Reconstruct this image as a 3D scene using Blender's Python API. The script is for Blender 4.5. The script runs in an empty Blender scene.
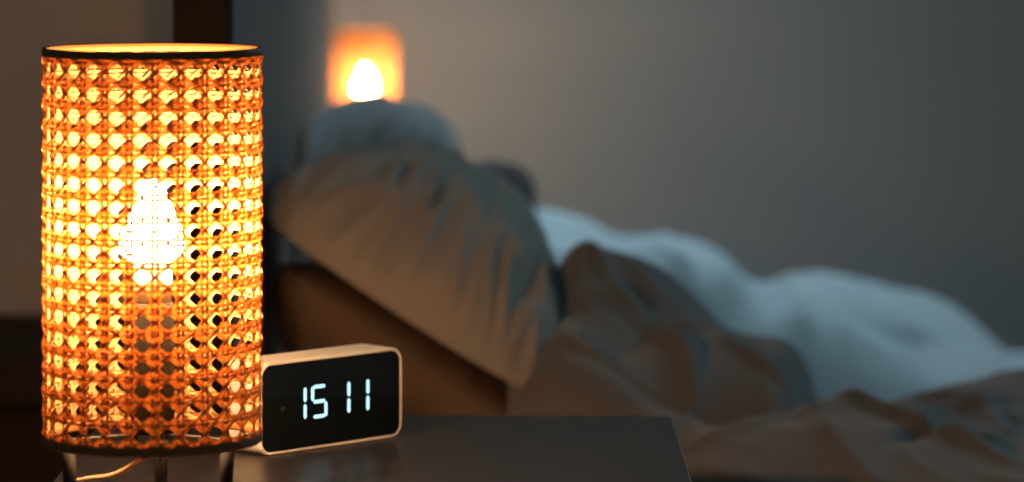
import bpy, bmesh, math, random
import numpy as np
from mathutils import Vector, Matrix, noise
random.seed(7)
S = bpy.context.scene
COL = S.collection

# ---------------------------------------------------------------- camera
F = 3600.0            # focal length in pixels of a 1024 wide frame
CAMZ = 0.9664         # eye height
HY = -107.0           # row of the horizon (above the frame)
cam = bpy.data.cameras.new('camera')
camo = bpy.data.objects.new('camera', cam); COL.objects.link(camo)
cam.sensor_width = 36; cam.lens = 36 * F / 1024
camo.location = (0, 0, CAMZ); camo.rotation_euler = (math.pi / 2, 0, 0)
cam.shift_y = -(241 - HY) / 1024
cam.clip_start = .05
cam.dof.use_dof = True
cam.dof.focus_distance = 2.56
cam.dof.aperture_fstop = (cam.lens / 1000) / 0.030
S.camera = camo

def at(px, py, D):
    return Vector(((px - 512) / F * D, D, CAMZ - (py - HY) / F * D))

# ---------------------------------------------------------------- light and exposure
w = bpy.data.worlds.new('dusk'); S.world = w; w.use_nodes = True
bg = w.node_tree.nodes['Background']
bg.inputs[0].default_value = (.38, .68, .78, 1); bg.inputs[1].default_value = .085

def area(name, loc, target, sx, sy, power, col):
    l = bpy.data.lights.new(name, 'AREA'); l.shape = 'RECTANGLE'; l.size = sx; l.size_y = sy
    l.energy = power; l.color = col
    o = bpy.data.objects.new(name, l); COL.objects.link(o); o.location = loc
    o.rotation_euler = (Vector(target) - Vector(loc)).to_track_quat('-Z', 'Y').to_euler()
    return o
# dusk daylight outside the bedroom window, which is in the far wall past the foot of the bed
area('window_daylight', (2.15, 5.95, 1.75), (1.2, 4.2, .5), 1.3, 1.3, 30, (.54, .84, 1.0))
# added overhead fill with no real source, cools the far wall and far bedding
cool_fill = area('added_overhead_fill', (-.18, 4.75, 2.6), (-.16, 4.80, 0), .8, .6, 6.5, (.60, .86, 1.0))
cool_fill.data.spread = math.radians(60)
BULB = 12000.0
S.view_settings.view_transform = 'Standard'
S.view_settings.look = 'None'
S.view_settings.gamma = 1; S.view_settings.use_curve_mapping = False
S.view_settings.exposure = 0.0
S.cycles.use_denoising = True; S.cycles.filter_width = 1.1
S.cycles.max_bounces = 10; S.cycles.diffuse_bounces = 5; S.cycles.transmission_bounces = 6
S.cycles.sample_clamp_indirect = 4.0

# ---------------------------------------------------------------- materials
def mat(name, col, rough=.6, bump=0, scale=40, spec=.5, col2=None, stretch=(1, 1, 1), metal=0, sheen=0, weave=0):
    m = bpy.data.materials.new(name); m.use_nodes = True
    nt = m.node_tree; p = nt.nodes['Principled BSDF']
    p.inputs['Base Color'].default_value = (*col, 1); p.inputs['Roughness'].default_value = rough
    p.inputs['Specular IOR Level'].default_value = spec; p.inputs['Metallic'].default_value = metal
    if sheen:
        p.inputs['Sheen Weight'].default_value = sheen
    tc = nt.nodes.new('ShaderNodeTexCoord'); mp = nt.nodes.new('ShaderNodeMapping')
    mp.inputs['Scale'].default_value = stretch
    nt.links.new(tc.outputs['Object'], mp.inputs[0])
    n = nt.nodes.new('ShaderNodeTexNoise'); n.inputs['Scale'].default_value = scale; n.inputs['Detail'].default_value = 6
    nt.links.new(mp.outputs[0], n.inputs[0])
    if col2:
        mx = nt.nodes.new('ShaderNodeMix'); mx.data_type = 'RGBA'
        mx.inputs[6].default_value = (*col, 1); mx.inputs[7].default_value = (*col2, 1)
        nt.links.new(n.outputs[0], mx.inputs[0]); nt.links.new(mx.outputs[2], p.inputs['Base Color'])
    if bump:
        b = nt.nodes.new('ShaderNodeBump'); b.inputs['Strength'].default_value = bump; b.inputs['Distance'].default_value = .002
        nt.links.new(n.outputs[0], b.inputs['Height']); nt.links.new(b.outputs[0], p.inputs['Normal'])
    return m

def emit(name, col, s):
    m = bpy.data.materials.new(name); m.use_nodes = True; nt = m.node_tree
    for n in list(nt.nodes):
        if n.type == 'BSDF_PRINCIPLED': nt.nodes.remove(n)
    e = nt.nodes.new('ShaderNodeEmission'); e.inputs[0].default_value = (*col, 1); e.inputs[1].default_value = s
    nt.links.new(e.outputs[0], nt.nodes['Material Output'].inputs[0])
    return m

def cane_mat():
    m = bpy.data.materials.new('cane'); m.use_nodes = True; nt = m.node_tree
    for n in list(nt.nodes):
        if n.type == 'BSDF_PRINCIPLED': nt.nodes.remove(n)
    tc = nt.nodes.new('ShaderNodeTexCoord')
    n = nt.nodes.new('ShaderNodeTexNoise'); n.inputs['Scale'].default_value = 90; n.inputs['Detail'].default_value = 4
    nt.links.new(tc.outputs['Object'], n.inputs[0])
    def cr(a, b):
        mx = nt.nodes.new('ShaderNodeMix'); mx.data_type = 'RGBA'
        mx.inputs[6].default_value = (*a, 1); mx.inputs[7].default_value = (*b, 1)
        nt.links.new(n.outputs[0], mx.inputs[0]); return mx
    d = nt.nodes.new('ShaderNodeBsdfDiffuse'); t = nt.nodes.new('ShaderNodeBsdfTranslucent')
    c1 = cr((.34, .185, .072), (.40, .23, .095)); c2 = cr((.125, .030, .003), (.165, .042, .005))
    nt.links.new(c1.outputs[2], d.inputs[0]); nt.links.new(c2.outputs[2], t.inputs[0])
    mix = nt.nodes.new('ShaderNodeMixShader'); mix.inputs[0].default_value = .42
    nt.links.new(d.outputs[0], mix.inputs[1]); nt.links.new(t.outputs[0], mix.inputs[2])
    nt.links.new(mix.outputs[0], nt.nodes['Material Output'].inputs[0])
    return m

M = dict(
    cane=cane_mat(),
    ring=mat('rim_wood', (.26, .11, .035), .6, .2, 60, spec=.2, col2=(.20, .08, .025)),
    black=mat('black_metal', (.015, .016, .018), .65, spec=.25),
    bulb=emit('bulb_glow', (1, .56, .26), BULB / 10),
    collar=mat('bulb_collar', (.40, .36, .30), .4),
    socket=mat('socket_plastic', (.010, .009, .008), .9, spec=.1),
    cord=mat('cord_rubber', (.34, .20, .10), .6),
    table=mat('dark_lacquered_wood', (.018, .017, .018), .38, .05, 30, spec=.5, col2=(.024, .022, .023), stretch=(1, 8, 8)),
    case=mat('clock_case', (.92, .84, .70), .42, .03, 60, col2=(.89, .79, .64)),
    glass=mat('clock_screen', (.006, .008, .008), .09, spec=.5),
    sensor=mat('clock_sensor', (.022, .022, .022), .3),
    digit=emit('led_digit', (.50, .88, 1), 1.5),
    headpad=mat('grey_upholstery', (.28, .23, .21), .9, .5, 400, col2=(.24, .20, .18)),
    darkwood=mat('dark_brown_wood', (.008, .006, .005), .85, .2, 14, spec=.05, col2=(.005, .004, .0035), stretch=(9, 9, 1)),
    cabinet=mat('brown_cabinet_wood', (.055, .030, .018), .7, .2, 14, spec=.2, col2=(.038, .021, .013), stretch=(1, 9, 9)),
    linen=mat('beige_linen', (.172, .148, .130), .9, .35, 260, col2=(.146, .126, .112), sheen=.2),
    pillow=mat('sand_cotton', (.40, .335, .28), .9, .3, 260, col2=(.35, .295, .245), sheen=.2),
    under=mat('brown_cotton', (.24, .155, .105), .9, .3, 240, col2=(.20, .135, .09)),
    white=mat('pale_blue_cotton', (.46, .52, .54), .9, .3, 260, col2=(.42, .475, .495), sheen=.2),
    backpillow=mat('blue_grey_cotton', (.24, .25, .25), .9, .3, 240, col2=(.20, .21, .21), sheen=.2),
    darkfab=mat('dark_fabric', (.03, .022, .022), .95, .3, 200),
    sheet=mat('sheet_cotton', (.45, .42, .38), .9, .2, 200),
    wall=mat('wall_plaster', (.44, .485, .50), .92, .12, 60, col2=(.415, .46, .475)),
    wall_lamplit=mat('lamp_warmed_plaster', (.76, .66, .58), .92, .12, 60, col2=(.72, .62, .54)),  # lamp warmth put into the plaster colour of the left wall
    floor=mat('oak_floor', (.16, .10, .06), .5, .1, 6, col2=(.10, .06, .035), stretch=(1, 10, 1)),
    trim=mat('trim_paint', (.55, .55, .53), .5),
    pane=None,
)
def glassmat():
    m = bpy.data.materials.new('window_glass'); m.use_nodes = True; nt = m.node_tree
    for n in list(nt.nodes):
        if n.type == 'BSDF_PRINCIPLED': nt.nodes.remove(n)
    t = nt.nodes.new('ShaderNodeBsdfTransparent'); g = nt.nodes.new('ShaderNodeBsdfGlossy'); g.inputs['Roughness'].default_value = .02
    mx = nt.nodes.new('ShaderNodeMixShader'); mx.inputs[0].default_value = .06
    nt.links.new(t.outputs[0], mx.inputs[1]); nt.links.new(g.outputs[0], mx.inputs[2])
    nt.links.new(mx.outputs[0], nt.nodes['Material Output'].inputs[0]); return m
M['pane'] = glassmat()

# ---------------------------------------------------------------- mesh helpers
def link(name, verts, faces, m, parent=None, smooth=False, loc=(0, 0, 0)):
    me = bpy.data.meshes.new(name); me.from_pydata([tuple(v) for v in verts], [], faces); me.update()
    if smooth: me.polygons.foreach_set('use_smooth', [True] * len(me.polygons))
    me.materials.append(m)
    o = bpy.data.objects.new(name, me); COL.objects.link(o); o.location = loc
    if parent: o.parent = parent
    return o

def frombm(name, bm, m, parent=None, smooth=False, loc=(0, 0, 0)):
    bmesh.ops.recalc_face_normals(bm, faces=bm.faces)
    me = bpy.data.meshes.new(name); bm.to_mesh(me); bm.free()
    if smooth: me.polygons.foreach_set('use_smooth', [True] * len(me.polygons))
    me.materials.append(m)
    o = bpy.data.objects.new(name, me); COL.objects.link(o); o.location = loc
    if parent: o.parent = parent
    return o

def boxbm(bm, x0, x1, y0, y1, z0, z1, bev=0):
    g = bmesh.ops.create_cube(bm, size=1)
    for v in g['verts']:
        v.co = Vector(((x0 + x1) / 2 + v.co.x * (x1 - x0), (y0 + y1) / 2 + v.co.y * (y1 - y0), (z0 + z1) / 2 + v.co.z * (z1 - z0)))
    if bev:
        es = set(e for v in g['verts'] for e in v.link_edges)
        bmesh.ops.bevel(bm, geom=list(es), offset=bev, segments=3, affect='EDGES', profile=.5)
    return bm

def box(name, x0, x1, y0, y1, z0, z1, m, parent=None, bev=0):
    return frombm(name, boxbm(bmesh.new(), x0, x1, y0, y1, z0, z1, bev), m, parent)

def lathe(name, prof, m, parent=None, n=48, closed=False, loc=(0, 0, 0), smooth=True):
    vs, fs = [], []
    for r, z in prof:
        for k in range(n):
            a = 2 * math.pi * k / n; vs.append((r * math.cos(a), r * math.sin(a), z))
    L = len(prof)
    for i in range(L if closed else L - 1):
        j = (i + 1) % L
        for k in range(n):
            q = (k + 1) % n
            fs.append((i * n + k, i * n + q, j * n + q, j * n + k))
    return link(name, vs, fs, m, parent, smooth, loc)

def tubemesh(pts, rad, n=10, closed=False):
    vs, fs = [], []
    pts = [Vector(p) for p in pts]; N = len(pts)
    for i, p in enumerate(pts):
        a = pts[(i - 1) % N] if (closed or i > 0) else p
        b = pts[(i + 1) % N] if (closed or i < N - 1) else p
        t = (b - a).normalized()
        u = t.cross(Vector((0, 0, 1)))
        if u.length < .05: u = t.cross(Vector((1, 0, 0)))
        u.normalize(); v = t.cross(u)
        r = rad[i] if isinstance(rad, (list, tuple)) else rad
        for k in range(n):
            an = 2 * math.pi * k / n
            vs.append(p + u * (r * math.cos(an)) + v * (r * math.sin(an)))
    for i in range(N if closed else N - 1):
        j = (i + 1) % N
        for k in range(n):
            q = (k + 1) % n
            fs.append((i * n + k, i * n + q, j * n + q, j * n + k))
    if not closed:
        fs.append(tuple(range(n))[::-1]); fs.append(tuple((N - 1) * n + k for k in range(n)))
    return vs, fs

def tube(name, pts, rad, m, parent=None, n=10, closed=False):
    v, f = tubemesh(pts, rad, n, closed)
    return link(name, v, f, m, parent, True)

def spline(pts, per=8):
    P = [Vector(p) for p in pts]; P = [P[0] * 2 - P[1]] + P + [P[-1] * 2 - P[-2]]
    out = []
    for i in range(1, len(P) - 2):
        for k in range(per):
            t = k / per
            out.append(.5 * ((2 * P[i]) + (-P[i-1] + P[i+1]) * t + (2*P[i-1] - 5*P[i] + 4*P[i+1] - P[i+2]) * t * t + (-P[i-1] + 3*P[i] - 3*P[i+1] + P[i+2]) * t**3))
    out.append(P[-2]); return out

def thing(name, label, cat, loc=(0, 0, 0), group=None):
    o = bpy.data.objects.new(name, None); COL.objects.link(o); o.location = loc
    o.empty_display_size = .05
    return tag(o, label, cat, group)
def tag(o, label, cat, group=None):
    o['label'] = label; o['category'] = cat
    if group: o['group'] = group
    return o
def struct(o):
    o['kind'] = 'structure'; return o

# ---------------------------------------------------------------- room shell
TZ = .55                      # nightstand top height
WY = 5.50                     # far wall
HWX = -.312                   # wall behind the headboard
AY = 4.02                     # where the head wall turns left
struct(box('floor', -2.4, 3.0, 1.0, WY + .1, -.05, 0, M['floor']))
bm = bmesh.new()              # far wall with its window opening
boxbm(bm, HWX, 1.45, WY, WY + .1, 0, 2.7)
boxbm(bm, 1.45, 2.85, WY, WY + .1, 0, 1.0)
boxbm(bm, 1.45, 2.85, WY, WY + .1, 2.4, 2.7)
boxbm(bm, 2.85, 3.0, WY, WY + .1, 0, 2.7)
struct(frombm('wall_back', bm, M['wall']))
bm = bmesh.new()
for (a, b, c, d) in ((1.45, 2.85, 1.0, 1.06), (1.45, 2.85, 2.34, 2.4), (1.45, 1.51, 1.06, 2.34), (2.79, 2.85, 1.06, 2.34), (2.12, 2.18, 1.06, 2.34)):
    boxbm(bm, a, b, WY + .02, WY + .08, c, d, .004)
wf = struct(frombm('window_1', bm, M['trim']))
struct(box('window_pane', 1.5, 2.8, WY + .045, WY + .05, 1.05, 2.35, M['pane'], wf))
struct(box('wall_head', HWX - .1, HWX, AY, WY + .1, 0, 2.7, M['wall']))
struct(box('wall_left', -2.4, HWX - .1, AY, AY + .1, 0, 2.7, M['wall_lamplit']))
struct(box('baseboard_back', HWX, 3.0, WY - .015, WY, 0, .08, M['trim'], None, .003))
struct(box('baseboard_left', -2.4, HWX - .1, AY - .015, AY, 0, .08, M['trim'], None, .003))

# ---------------------------------------------------------------- bed
bed = thing('bed', 'bed with grey upholstered headboard and dark wooden frame, under the rumpled bedding', 'bed', (-.25, 3.9, 0))
def bloc(o): o.location = o.location - Vector((-.25, 3.9, 0)); return o
HX = -.229; HT = 2.90; HE = 5.0; HA = -.018 / 2.1      # the headboard stands very slightly askew
def askew(o):
    for v in o.data.vertices: v.co.x += HA * (v.co.y - HT)
    return bloc(o)
askew(box('headboard', HX - .040, HX - .006, HT, HE, .02, 1.18, M['darkwood'], bed, .002))
askew(box('headboard_end', HX - .043, HX + .0012, HT - .012, HT + .05, .02, 1.18, M['darkwood'], bed, .002))
bm = bmesh.new()
boxbm(bm, HX - .008, HX, HT + .045, HE - .01, .30, 1.17, .003)
askew(frombm('headboard_panel', bm, M['headpad'], bed))
bloc(box('bed_frame', HX, 1.78, 2.99, 4.85, .12, .20, M['darkwood'], bed, .006))
bloc(box('mattress', HX + .004, 1.75, 3.03, 4.82, .20, .322, M['sheet'], bed, .03))
for x in (-.18, 1.70):
    for y in (3.05, 4.78):
        bloc(box('leg', x, x + .05, y, y + .05, 0, .12, M['darkwood'], bed, .004))

# ---------------------------------------------------------------- cloth helpers
def tps(pts, reg=1e-4):
    P = np.array([(p[0], p[1]) for p in pts]); z = np.array([p[2] for p in pts]); n = len(P)
    def U(r): return np.where(r > 0, r * r * np.log(np.maximum(r, 1e-9)), 0)
    K = U(np.linalg.norm(P[:, None] - P[None], axis=2)) + reg * np.eye(n)
    A = np.zeros((n + 3, n + 3)); A[:n, :n] = K; A[:n, n] = 1; A[:n, n+1:] = P; A[n, :n] = 1; A[n+1:, :n] = P.T
    s = np.linalg.solve(A, np.concatenate([z, [0, 0, 0]]))
    def f(X, Y):
        sh = X.shape; Q = np.stack([X.ravel(), Y.ravel()], 1)
        R = U(np.linalg.norm(Q[:, None] - P[None], axis=2))
        return (R @ s[:n] + s[n] + Q @ s[n+1:]).reshape(sh)
    return f

def nz(x, y, z=0): return noise.noise(Vector((x, y, z)))
def folds(x, y, seed):
    # soft creases: ridges of warped noise at two scales
    wx = x + .06 * nz(x * 5, y * 5, seed); wy = y + .06 * nz(x * 5, y * 5, seed + 9)
    a = 1 - abs(nz(wx * 7, wy * 5, seed + 3)) * 2.4
    b = 1 - abs(nz(wx * 17 + 4, wy * 11, seed + 5)) * 2.2
    return .007 * max(a, 0) ** 2 + .0018 * max(b, 0) ** 2 + .0008 * nz(x * 40, y * 34, seed)

def sheetmesh(name, m, X, Y, Z, thick, parent=None):
    ny, nx = X.shape; vs = []; fs = []
    for j in range(ny):
        for i in range(nx): vs.append((X[j, i], Y[j, i], Z[j, i]))
    for j in range(ny - 1):
        for i in range(nx - 1):
            a = j * nx + i; fs.append((a, a + 1, a + nx + 1, a + nx))
    o = link(name, vs, fs, m, parent, True)
    md = o.modifiers.new('thickness', 'SOLIDIFY'); md.thickness = thick; md.offset = -1
    return o

# ---------------------------------------------------------------- near duvet
near_pts = [(px, py, D) for px, py, D in [
    # hump against the pillow
    (556, 268, 3.46), (578, 252, 3.48), (600, 246, 3.50), (622, 249, 3.51), (640, 255, 3.53), (676, 280, 3.56), (700, 316, 3.62),
    (572, 266, 3.43), (600, 254, 3.45), (640, 264, 3.47), (672, 290, 3.49), (600, 256, 3.57), (640, 262, 3.59), (672, 284, 3.61),
    (545, 330, 3.30), (590, 330, 3.32), (530, 395, 3.17), (570, 400, 3.15), (620, 400, 3.15), (640, 300, 3.44), (600, 290, 3.40),
    (560, 440, 3.12), (640, 440, 3.12),
    # fold lying across
    (700, 400, 3.30), (760, 412, 3.30), (820, 415, 3.30), (700, 425, 3.20), (760, 425, 3.20),
    (840, 408, 3.42), (850, 408, 3.55),
    # near ridge
    (700, 436, 3.10), (760, 420, 3.18), (815, 408, 3.22), (852, 399, 3.26), (880, 412, 3.24), (930, 430, 3.18), (1020, 462, 3.10), (1100, 480, 3.08),
    (700, 478, 3.03), (800, 470, 3.05), (900, 470, 3.05), (1000, 485, 3.03), (1100, 500, 3.03),
    # rise at the foot end
    (885, 408, 3.42), (910, 394, 3.52), (945, 383, 3.55), (1024, 374, 3.58), (1110, 372, 3.58), (1000, 420, 3.34), (1080, 425, 3.34), (930, 412, 3.36),
]]
cp = [at(*p) for p in near_pts]
cp = [(v.x, v.y, v.z) for v in cp]
# the duvet falls away behind its ridges and under the pillow
for x, y, z in [(.02, 4.05, .40), (.10, 4.02, .41), (.20, 4.0, .40), (.27, 3.80, .42), (.33, 3.75, .40), (.42, 3.85, .40), (.52, 3.9, .39), (.62, 3.95, .39),
                (.22, 3.74, .45), (.29, 3.64, .44), (-.06, 3.9, .42), (-.06, 3.6, .44), (-.06, 3.3, .41), (-.05, 3.1, .40), (.13, 3.74, .55), (.08, 3.76, .535),
                (.75, 3.9, .39), (.85, 3.3, .44), (.85, 3.6, .46), (.03, 3.82, .52)]:
    cp.append((x, y, z))
fz = tps(cp, 2e-5)
nx, ny = 260, 190
xs = np.linspace(-.005, .95, nx); ys = np.linspace(2.995, 4.06, ny)
X, Y = np.meshgrid(xs, ys); Z = fz(X, Y)
for j in range(ny):
    for i in range(nx):
        Z[j, i] += folds(X[j, i], Y[j, i], 2) - .004
# the fold lying across: a thick roll with a blunt right-hand end
def roll(X, Y, Z, a, b, rf, rb, re_, amp, fr):
    A, B = Vector(a), Vector(b); d = (B - A).to_2d(); L = d.length; d.normalize()
    sx = (X - A.x) * d.x + (Y - A.y) * d.y; t = (X - A.x) * -d.y + (Y - A.y) * d.x
    t = t + .010 * np.sin(sx * 31 + 1)
    top = A.z + (B.z - A.z) * np.clip(sx / L, 0, 1) + amp * np.sin(sx * fr)
    q = np.where(t > 0, t / rb, -t / rf)
    e = np.maximum(sx - (L - re_), 0) / re_
    g = np.maximum(-sx, 0) / .10
    rr = np.sqrt(np.where(t > 0, q ** 2, q ** 2 * .8) + e ** 2 + g ** 2)
    h = top - Z
    m = np.clip(1 - rr ** 2.2, 0, 1) ** .75
    return np.where(h > 0, Z + h * m, Z)
Z = roll(X, Y, Z, at(655, 333, 3.44), at(817, 336, 3.42), .21, .07, .045, .004, 40)
# long creases
def crease(X, Y, Z, p, q, wdt, h):
    P = Vector(p[:2]); Q = Vector(q[:2]); d = Q - P; L = d.length; d /= L
    s = (X - P.x) * d.x + (Y - P.y) * d.y; t = (X - P.x) * -d.y + (Y - P.y) * d.x
    t = t + .012 * np.sin(s * 22 + L * 50)
    env = 1 / (1 + np.exp(-(s) / .02)) * 1 / (1 + np.exp((s - L) / .02))
    Z += h * env * np.exp(-(t / wdt) ** 2)
for p, q, wd, h in [((650, 350, 3.40), (700, 400, 3.22), .010, .014), ((735, 350, 3.40), (790, 400, 3.26), .010, .009),
                    ((852, 400, 3.26), (1000, 450, 3.12), .012, .014), ((930, 395, 3.48), (1010, 425, 3.3), .012, .012),
                    ((575, 300, 3.5), (640, 340, 3.4), .012, .010), ((700, 335, 3.45), (610, 350, 3.38), .012, .012),
                    ((540, 390, 3.25), (640, 395, 3.22), .008, .007), ((600, 270, 3.62), (560, 350, 3.38), .012, .008),
                    ((900, 440, 3.14), (1024, 430, 3.28), .010, -.014), ((690, 432, 3.1), (820, 412, 3.2), .008, .008)]:
    crease(X, Y, Z, at(*p), at(*q), wd, h)
Z = np.maximum(Z, .385)
# turned-down rim at the near edge and the ends
e = np.clip((3.03 - Y) / .035, 0, 1); Z -= e ** 2 * .07
e = np.clip((.022 - X) / .03, 0, 1); Z -= e ** 2 * .02
duv = sheetmesh('duvet', M['linen'], X, Y, Z, .022)
tag(duv, 'rumpled beige linen duvet bunched up on the near side of the bed beside the nightstand', 'duvet')

# ---------------------------------------------------------------- far duvet
far_pts = [(500, 222, 4.5), (529, 211, 4.45), (566, 219, 4.45), (615, 230, 4.42), (658, 241, 4.40), (696, 236, 4.40), (728, 252, 4.40), (748, 279, 4.42), (757, 318, 4.42),
           (766, 312, 4.42), (782, 279, 4.45), (820, 266, 4.45), (859, 276, 4.45), (899, 290, 4.45), (958, 314, 4.48), (989, 333, 4.5), (1016, 354, 4.5), (1060, 362, 4.5), (1120, 366, 4.5),
           (560, 270, 4.12), (640, 280, 4.12), (700, 290, 4.14), (690, 330, 4.10), (740, 330, 4.12), (820, 330, 4.14), (860, 330, 4.20), (900, 350, 4.2),
           (960, 352, 4.25), (830, 388, 4.08), (900, 388, 4.08), (1000, 380, 4.1), (1100, 385, 4.1), (926, 338, 4.32), (981, 348, 4.36)]
cp = [tuple(at(*p)) for p in far_pts]
for px, py, D in far_pts[:17]:          # mounds and the dip between them keep their height a little way across the bed
    v = at(px, py, D); cp.append((v.x, v.y + .12, v.z - .012)); cp.append((v.x, v.y - .10, v.z - .022)); cp.append((v.x * 1.04, 4.67, v.z - .055))
for x, y, z in [(.0, 4.78, .40), (.15, 4.78, .41), (.3, 4.78, .40), (.45, 4.78, .40), (.6, 4.78, .352), (.8, 4.78, .348), (.66, 4.6, .37), (.8, 4.55, .37), (-.05, 4.1, .44), (-.05, 4.6, .45)]:
    cp.append((x, y, z))
fz = tps(cp, 2e-5)
nx, ny = 220, 130
xs = np.linspace(-.05, .95, nx); ys = np.linspace(4.075, 4.80, ny)
X, Y = np.meshgrid(xs, ys); Z = fz(X, Y)
for j in range(ny):
    for i in range(nx):
        Z[j, i] += folds(X[j, i] * .8, Y[j, i] * .8, 31) * 2.2 - .014
for p, q, wd, h in [((900, 330, 4.33), (950, 340, 4.33), .022, -.05), ((965, 345, 4.36), (1000, 352, 4.36), .02, -.04), ((770, 300, 4.35), (800, 345, 4.2), .02, -.03), ((640, 250, 4.35), (680, 330, 4.1), .02, .02),
                    ((720, 260, 4.3), (730, 330, 4.1), .02, .02), ((830, 290, 4.3), (800, 360, 4.1), .02, .02)]:
    crease(X, Y, Z, at(*p), at(*q), wd, h)
Z = np.maximum(Z, .366 - .012 * np.clip((X - .4) / .2, 0, 1))
e = np.clip((4.12 - Y) / .045, 0, 1); Z -= e ** 2 * .02
duv2 = sheetmesh('duvet', M['white'], X, Y, Z, .018)
tag(duv2, 'pale blue-white duvet heaped in soft mounds on the far side of the bed', 'duvet')

# ---------------------------------------------------------------- pillows
def pillow(name, c00, c10, c11, c01, up, down, m, label, cat, wr=1.0, seed=1, n=96, sag=0.0, pipe=True, bow=-.055, pw=(3.2, .55), fr=12):
    # c00 c10 c11 c01: the four seam corners; up / down: fullness on either side of the seam
    c00, c10, c11, c01 = map(Vector, (c00, c10, c11, c01))
    U = ((c10 - c00) + (c11 - c01)) / 2; V = ((c01 - c00) + (c11 - c10)) / 2
    N = U.cross(V).normalized()
    if N.z < 0: N = -N
    ctr = (c00 + c10 + c11 + c01) / 4
    def base(a, b):   # a,b 0..1
        p = c00 * (1-a)*(1-b) + c10 * a*(1-b) + c11 * a*b + c01 * (1-a)*b
        # seam edges pull in between the corners
        s, t = 2*a-1, 2*b-1
        k = .055; kb = -bow if t < 0 else k
        p = p - U * (k * s * (1 - t*t) ) - V * (kb * t * (1 - s*s))
        p = p - (U * s + V * t) * (.07 * (s * t) ** 6)
        return p
    vs, fs = [], []
    def h(a, b, sgn):
        s, t = abs(2*a-1), abs(2*b-1)
        e = max(0, (1 - s**pw[0])) ** pw[1] * max(0, (1 - t**pw[0])) ** pw[1]
        hh = e
        # creases running in from the seams and corners
        x, y = a * 1.0, b * 1.0
        edge = (1 - min(1, (1 - s) * 2.2)) + (1 - min(1, (1 - t) * 2.2))
        wv = nz(x * fr + nz(x*3, y*3, seed)*1.2, y * 3.2, seed)
        wu = nz(x * 3.2, y * 16 + nz(x*3, y*3, seed+4)*1.2, seed + 7)
        kv = (1 - t); ku = (1 - s)
        r = .24 * (1 - abs(wv) * 2.6) * math.exp(-((kv - .3) / .55)**2) + .035 * (1 - abs(wu) * 2.6) * math.exp(-((ku - .3) / .4)**2)
        hh += wr * r * min(1, 3 * e) * .6 * (1 if b < .5 else max(.15, 1 - (b - .5) * 2.6)) * (1 if a < .8 else max(.2, 1 - (a - .8) * 5))
        hh += wr * .10 * nz(x * 4, y * 4, seed + 11) * e
        return hh
    idx = {}
    for sgn, T in ((1, up), (-1, down)):
        for j in range(n + 1):
            for i in range(n + 1):
                border = i in (0, n) or j in (0, n)
                if border and (i, j, 1) in idx:
                    idx[(i, j, sgn)] = idx[(i, j, 1)]; continue
                a = .5 - .5 * math.cos(math.pi * i / n); b = .5 - .5 * math.cos(math.pi * j / n)
                p = base(a, b)
                if not border: p = p + N * (sgn * T * max(0.003, h(a, b, sgn)))
                p = p + N * (sag * (1 - (2*a-1)**2))
                idx[(i, j, sgn)] = len(vs); vs.append(p - ctr)
        for j in range(n):
            for i in range(n):
                q = [idx[(i, j, sgn)], idx[(i+1, j, sgn)], idx[(i+1, j+1, sgn)], idx[(i, j+1, sgn)]]
                fs.append(q if sgn > 0 else q[::-1])
    o = link(name, vs, fs, m, None, True, ctr)
    tag(o, label, cat)
    if pipe:
        loop = [(i, 0) for i in range(0, n, 2)] + [(n, j) for j in range(0, n, 2)] + [(i, n) for i in range(n, 0, -2)] + [(0, j) for j in range(n, 0, -2)]
        pts = [Vector(vs[idx[(i, j, 1)]]) for i, j in loop]
        tube('piping', pts, .0022, m, o, 6, True)
    return o

pillow('pillow', at(240, 200, 3.30), at(572, 416, 3.20), at(568, 280, 3.72), at(318, 148, 3.82), .092, .012, M['pillow'],
       'large creased sand-coloured pillow leaning on top of the pile nearest the lamp', 'pillow', 1.15, 3, 150, fr=14, bow=.07, pw=(2.3, .62))
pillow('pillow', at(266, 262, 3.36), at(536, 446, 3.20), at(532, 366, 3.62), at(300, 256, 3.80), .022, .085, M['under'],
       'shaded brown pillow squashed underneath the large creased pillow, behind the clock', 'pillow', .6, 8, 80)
pillow('pillow', at(300, 175, 3.90), at(450, 240, 3.90), at(472, 178, 4.30), at(308, 114, 4.25), .082, .03, M['backpillow'],
       'pale blue-grey pillow propped against the headboard below the distant lamp', 'pillow', 1.2, 15, 90, pw=(2.6, .6))
pillow('cushion', at(455, 205, 4.34), at(534, 214, 4.30), at(540, 192, 4.50), at(460, 184, 4.50), .042, .11, M['darkfab'],
       'small dark cushion just showing behind the large creased pillow', 'cushion', .5, 21, 40, pipe=False)

# ---------------------------------------------------------------- nightstand
T0 = Vector((-.10, 2.6, 0))
ns = thing('nightstand', 'dark grey lacquered nightstand under the rattan lamp and the clock', 'nightstand', T0)
def top_slab(name, quad, z0, z1, m, parent, org, bev=.003):
    bm = bmesh.new()
    lo = [bm.verts.new((x - org.x, y - org.y, z0)) for x, y in quad]; hi = [bm.verts.new((x - org.x, y - org.y, z1)) for x, y in quad]
    bm.faces.new(lo[::-1]); bm.faces.new(hi)
    for k in range(4):
        q = (k + 1) % 4; bm.faces.new((lo[k], lo[q], hi[q], hi[k]))
    bmesh.ops.bevel(bm, geom=bm.edges[:], offset=bev, segments=3, affect='EDGES', profile=.5)
    return frombm(name, bm, m, parent)
top_slab('tabletop', [(-.325, 2.14), (.1275, 2.14), (.1275, 2.866), (-.325, 2.880)], TZ - .022, TZ, M['table'], ns, T0, .0015)
bm = bmesh.new()
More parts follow.
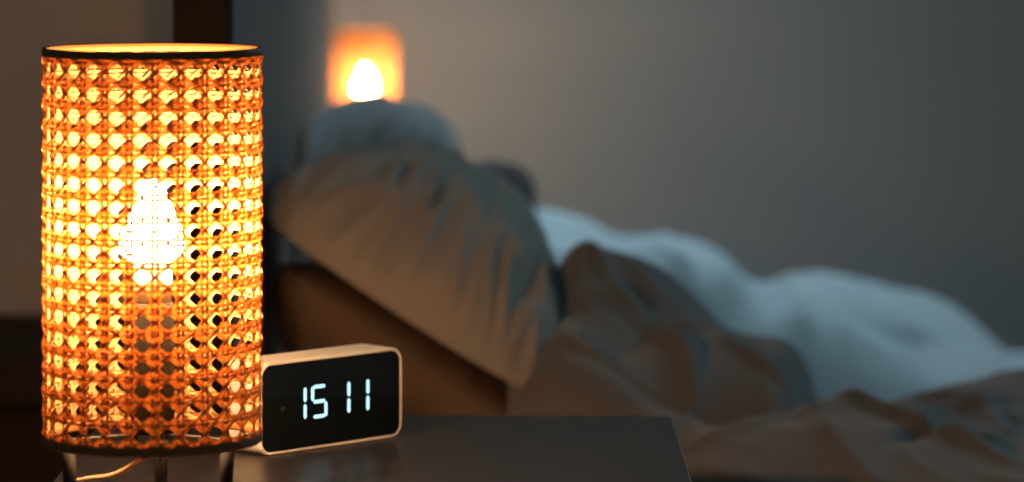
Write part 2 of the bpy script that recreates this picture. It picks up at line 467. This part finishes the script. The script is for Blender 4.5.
for b in ((-.31, .105, 2.16, 2.178, .16, .528), (-.31, .105, 2.832, 2.85, .16, .528), (-.31, -.292, 2.178, 2.832, .16, .528), (-.292, .105, 2.178, 2.832, .16, .178)):
    boxbm(bm, b[0] - T0.x, b[1] - T0.x, b[2] - T0.y, b[3] - T0.y, b[4], b[5])
frombm('carcass', bm, M['table'], ns)
for z0, z1 in ((.185, .35), (.356, .522)):
    d = box('drawer', .105 - T0.x, .122 - T0.x, 2.182 - T0.y, 2.828 - T0.y, z0, z1, M['table'], ns, .002)
    k = lathe('knob', [(.0001, .026), (.010, .025), (.013, .019), (.008, .010), (.006, 0), (.0001, 0)], M['black'], d, 20)
    k.rotation_euler = (0, math.pi / 2, 0); k.location = (.122 - T0.x, 2.505 - T0.y, (z0 + z1) / 2)
for x in (-.305, .07):
    for y in (2.17, 2.80):
        box('leg', x - T0.x, x + .03 - T0.x, y - T0.y, y + .03 - T0.y, 0, .16, M['table'], ns, .003)

# ---------------------------------------------------------------- rattan lamp
LR = .0730; SH = .267; LEG = (CAMZ - .3714) - TZ
LX, LY = -.2437, 2.44
lamp = thing('table_lamp', 'large glowing cylindrical cane-webbing table lamp on the nightstand beside the clock', 'lamp', (LX, LY, TZ))
NC, NR = 27, 17
z0s = LEG + .0065; ch = (SH - .013) / NR; cw = 2 * math.pi / NC
def cane():
    vs, fs = [], []
    def strip(path, wdt, lift):
        # path: list of (u in cells, v in cells, radial lift); arched cross-section
        base = len(vs); prof = (-1, -.55, 0, .55, 1); n = len(path); k = len(prof)
        for i, (u, v, l) in enumerate(path):
            a = path[max(i-1, 0)]; b = path[min(i+1, n-1)]
            du = (b[0]-a[0]) * cw * LR; dv = (b[1]-a[1]) * ch
            L = math.hypot(du, dv); nu, nv = -dv / L, du / L
            for q in prof:
                uu = (u - .47) * cw + nu * q * wdt / 2 / LR; zz = z0s + v * ch + nv * q * wdt / 2
                r = LR + l + lift + .0005 * (1 - q * q)
                vs.append((r * math.sin(uu), -r * math.cos(uu), zz))
        for i in range(n - 1):
            for q in range(k - 1):
                a = base + i * k + q; fs.append((a, a + 1, a + k + 1, a + k))
    st = 6
    for c in range(NC):
        for o in (-.095, .095):
            strip([(c + o, r / st, .0005 * math.cos(2 * math.pi * r / st + (0 if o > 0 else math.pi))) for r in range(NR * st + 1)], .0026, 0)
    for r in range(NR + 1):
        for o in (-.105, .105):
            v = min(max(r + o, .03), NR - .03)
            strip([(c / st, v, .0005 * math.cos(2 * math.pi * c / st + (math.pi if o > 0 else 0))) for c in range(NC * st + 1)], .0026, 0)
    for c in range(-NR - 1, NC):
        # u - v = c + .5 and, mirrored, u + v = const; clipped to the shade height, angles wrap
        pass
    for c in range(NC):
        strip([(c + .5 + r / st, r / st, .0006 * math.cos(2 * math.pi * r / st)) for r in range(NR * st + 1)], .0022, .0008)
        strip([(c + .5 - r / st, r / st, .0006 * math.cos(2 * math.pi * r / st + math.pi)) for r in range(NR * st + 1)], .0022, -.0007)
    return vs, fs
v, f = cane()
shade = link('lamp_shade', v, f, M['cane'], lamp, True)
def ring(name, z0, z1, parent):
    r0, r1 = LR - .0016, LR + .0014; b = .0005
    return lathe(name, [(r0, z0 + b), (r0 + b, z0), (r1 - b, z0), (r1, z0 + b), (r1, z1 - b), (r1 - b, z1), (r0 + b, z1), (r0, z1 - b)], M['ring'], parent, 128, True)
ring('rim', LEG, LEG + .0062, shade)
ring('rim', LEG + SH - .0058, LEG + SH, shade)
# bulb: flame-shaped, standing on a pale collar in a dark socket
zt = LEG + SH
zb = zt - .143          # bottom of the glass
bulb = lathe('bulb', [(.0001, zt - .0895), (.004, zt - .0905), (.0072, zt - .0945), (.0105, zt - .102), (.0148, zt - .112), (.0188, zt - .121), (.0215, zt - .129), (.0225, zt - .134), (.0218, zb + .005), (.0190, zb + .001), (.0120, zb - .003), (.0001, zb - .003)], M['bulb'], lamp, 40)
lathe('bulb_collar', [(.0001, zb - .001), (.0125, zb - .001), (.0135, zb - .006), (.0135, zb - .022), (.0125, zb - .030), (.0001, zb - .030)], M['collar'], lamp, 40)
lathe('socket', [(.0001, zb - .030), (.0135, zb - .030), (.0150, zb - .034), (.0150, LEG + .012), (.015, LEG + .006), (.0001, LEG + .006)], M['socket'], lamp, 40)
bm = bmesh.new()
for k in range(3):
    a = math.radians(-90 + 60 + 120 * k)
    g = bmesh.ops.create_cube(bm, size=1)
    for q in g['verts']:
        x = .012 + (q.co.x + .5) * (LR - .012); y = q.co.y * .006; z = LEG + .004 + q.co.z * .004
        q.co = Vector((x * math.cos(a) - y * math.sin(a), x * math.sin(a) + y * math.cos(a), z))
frombm('base_bracket', bm, M['black'], lamp)
for k in range(3):
    a = math.radians(-30 + 120 * k)
    r0, r1 = .062, .059
    tube('leg', [(r0 * math.cos(a), r0 * math.sin(a), LEG + .006), (r1 * math.cos(a), r1 * math.sin(a), .0005)], [.0050, .0044], M['black'], lamp, 16)
base_ = Vector((LX, LY, TZ))
cp_ = [Vector((.0, .0, LEG + .008)), Vector((.0, -.002, LEG - .006)), Vector((-.012, -.004, .030)), Vector((-.026, -.004, .0225)), Vector((-.045, .0, .019)), Vector((-.062, .012, .013)),
       Vector((-.076, .03, .0045)), Vector((-.0835, .040, -.002)), Vector((-.0845, .045, -.05)), Vector((-.0845, .06, -.30)), Vector((-.0845, .08, -.52))]
tube('cord', spline(cp_, 6), .0019, M['cord'], lamp, 8)

def copytree(o, parent=None):
    c = o.copy(); COL.objects.link(c)
    if parent: c.parent = parent
    for ch_ in list(o.children): copytree(ch_, c)
    return c

# the same lamp on the other nightstand
FD = 5.12
FS = 64.5 / F * FD / .1534
lamp2 = copytree(lamp)
lamp2.scale = (FS,) * 3
FTZ = (CAMZ - (27 - HY + 4.5) / F * FD) - (LEG + SH) * FS
lamp2.location = ((365.5 - 512) / F * FD, FD, FTZ)
bm2 = M['bulb'].copy(); bm2.name = 'dimmer_bulb_glow'; next(n for n in bm2.node_tree.nodes if n.type == 'EMISSION').inputs[1].default_value = BULB / 10 * .7
lamp2['label'] = 'small distant glowing cane lamp behind the pillows near the far end of the headboard'
for ch_ in list(lamp2.children):
    if ch_.name.startswith('bulb.') and 'collar' not in ch_.name:
        ch_.data = ch_.data.copy(); ch_.data.materials[0] = bm2
    if ch_.name.startswith('cord'): bpy.data.objects.remove(ch_)
T1 = Vector((lamp2.location.x, FD, 0))
ns2 = thing('side_table', 'small round dark side table under the distant lamp', 'side table', T1)
lathe('tabletop', [(.0001, FTZ - .016), (.078, FTZ - .016), (.082, FTZ - .012), (.082, FTZ - .002), (.080, FTZ), (.0001, FTZ)], M['table'], ns2, 48)
lathe('pedestal', [(.0001, FTZ - .016), (.030, FTZ - .016), (.018, FTZ - .06), (.015, .10), (.022, .03), (.0001, .03)], M['black'], ns2, 24)
lathe('base', [(.0001, 0), (.078, 0), (.080, .008), (.03, .03), (.0001, .032)], M['black'], ns2, 48)

# ---------------------------------------------------------------- alarm clock
CW, CHt, CT = .1452, .0690, .036
ang = math.atan2(.711, .703)
ck = thing('alarm_clock', 'rounded pale alarm clock with black screen reading 15 11 on the nightstand', 'clock', (-.1862, 2.656, TZ))
ck.rotation_euler = (0, 0, ang)
def rrect(w_, h_, r, inset=0, n=10):
    pts = []; r2 = max(r - inset, .001)
    for cx, cz, a0 in ((w_ - r, h_ - r, 0), (r, h_ - r, 90), (r, r, 180), (w_ - r, r, 270)):
        for k in range(n + 1):
            a = math.radians(a0 + 90 * k / n); pts.append((cx + r2 * math.cos(a), cz + r2 * math.sin(a)))
    return pts
def extr(name, loops, m, parent, smooth=False, cap0=True, cap1=True):
    # loops: list of (points, y)
    vs, fs = [], []; n = len(loops[0][0])
    for pts, y in loops:
        for x, z in pts: vs.append((x, y, z))
    for i in range(len(loops) - 1):
        for k in range(n):
            q = (k + 1) % n; fs.append((i*n+k, i*n+q, (i+1)*n+q, (i+1)*n+k))
    if cap0: fs.append(tuple(range(n)))
    if cap1: fs.append(tuple(range((len(loops)-1)*n, len(loops)*n))[::-1])
    o = link(name, vs, fs, m, parent, smooth)
    if smooth:
        o.data.polygons.foreach_set('use_smooth', [len(p.vertices) == 4 for p in o.data.polygons])
    return o
R = .0112
extr('case', [(rrect(CW, CHt, R, .0023), .0022), (rrect(CW, CHt, R, .0023), .0), (rrect(CW, CHt, R, .0009), -.0002), (rrect(CW, CHt, R, 0), .0008), (rrect(CW, CHt, R), CT - .0015), (rrect(CW, CHt, R, .0015), CT)], M['case'], ck, False)
scr = extr('screen', [(rrect(CW, CHt, R, .0024), .0022), (rrect(CW, CHt, R, .0024), .0003), (rrect(CW, CHt, R, .0027), .0001)][::-1], M['glass'], ck)
def seg_digit(xr, segs):
    vs, fs = [], []
    H, Wd, t, g = .0250, .0160, .0026, .0007
    zc = CHt / 2 + .0010; y = -.0005
    def hseg(z):
        x0, x1 = xr - Wd + t/2 + g, xr - t/2 - g
        return [(x0, z), (x0 + t/2, z - t/2), (x1 - t/2, z - t/2), (x1, z), (x1 - t/2, z + t/2), (x0 + t/2, z + t/2)]
    def vseg(x, z0, z1):
        z0 += g; z1 -= g
        return [(x, z0), (x + t/2, z0 + t/2), (x + t/2, z1 - t/2), (x, z1), (x - t/2, z1 - t/2), (x - t/2, z0 + t/2)]
    zt_, zm, zb_ = zc + H/2, zc, zc - H/2
    D = dict(a=hseg(zt_ - t/2), g=hseg(zm), d=hseg(zb_ + t/2), b=vseg(xr - t/2, zm, zt_), c=vseg(xr - t/2, zb_, zm), f=vseg(xr - Wd + t/2, zm, zt_), e=vseg(xr - Wd + t/2, zb_, zm))
    for s in segs:
        b = len(vs); pl = D[s]; n = len(pl)
        vs += [(x, y, z) for x, z in pl] + [(x, -.0001, z) for x, z in pl]
        fs.append(tuple(b + k for k in range(n)))
        for k in range(n):
            q = (k + 1) % n; fs.append((b + k, b + n + k, b + n + q, b + q))
    return link('digit', vs, fs, M['digit'], scr)
for xr, s in ((.0462, 'bc'), (.0672, 'afgcd'), (.0906, 'bc'), (.1102, 'bc')): seg_digit(xr, s)
sn = lathe('light_sensor', [(.0001, .0004), (.0026, .0004), (.0028, 0), (.0001, 0)], M['sensor'], scr, 24)
sn.rotation_euler = (math.pi / 2, 0, 0); sn.location = (.0235, -.0001, CHt * .47)

# ---------------------------------------------------------------- low dark cabinet by the left wall
cab = thing('low_cabinet', 'low dark brown cabinet along the wall behind the lamp, at the picture edge', 'cabinet', (-1.1, 3.8, 0))
cz = CAMZ - (316 - HY) / F * 3.98
box('cabinet_top', -1.1, .80, -.18, .20, cz - .05, cz, M['cabinet'], cab, .004)
box('carcass', -1.06, .78, -.14, .20, .05, cz - .05, M['cabinet'], cab, .003)
for k in range(4):
    x = -1.04 + k * .455
    d = box('door', x, x + .44, -.155, -.14, .08, cz - .07, M['cabinet'], cab, .002)
    kn = lathe('knob', [(.0001, .020), (.009, .018), (.010, .012), (.005, .006), (.005, 0), (.0001, 0)], M['black'], d, 16)
    kn.rotation_euler = (math.pi / 2, 0, 0); kn.location = (x + .40, -.155, cz - .14)
box('plinth', -1.04, .76, -.10, .20, 0, .05, M['cabinet'], cab)
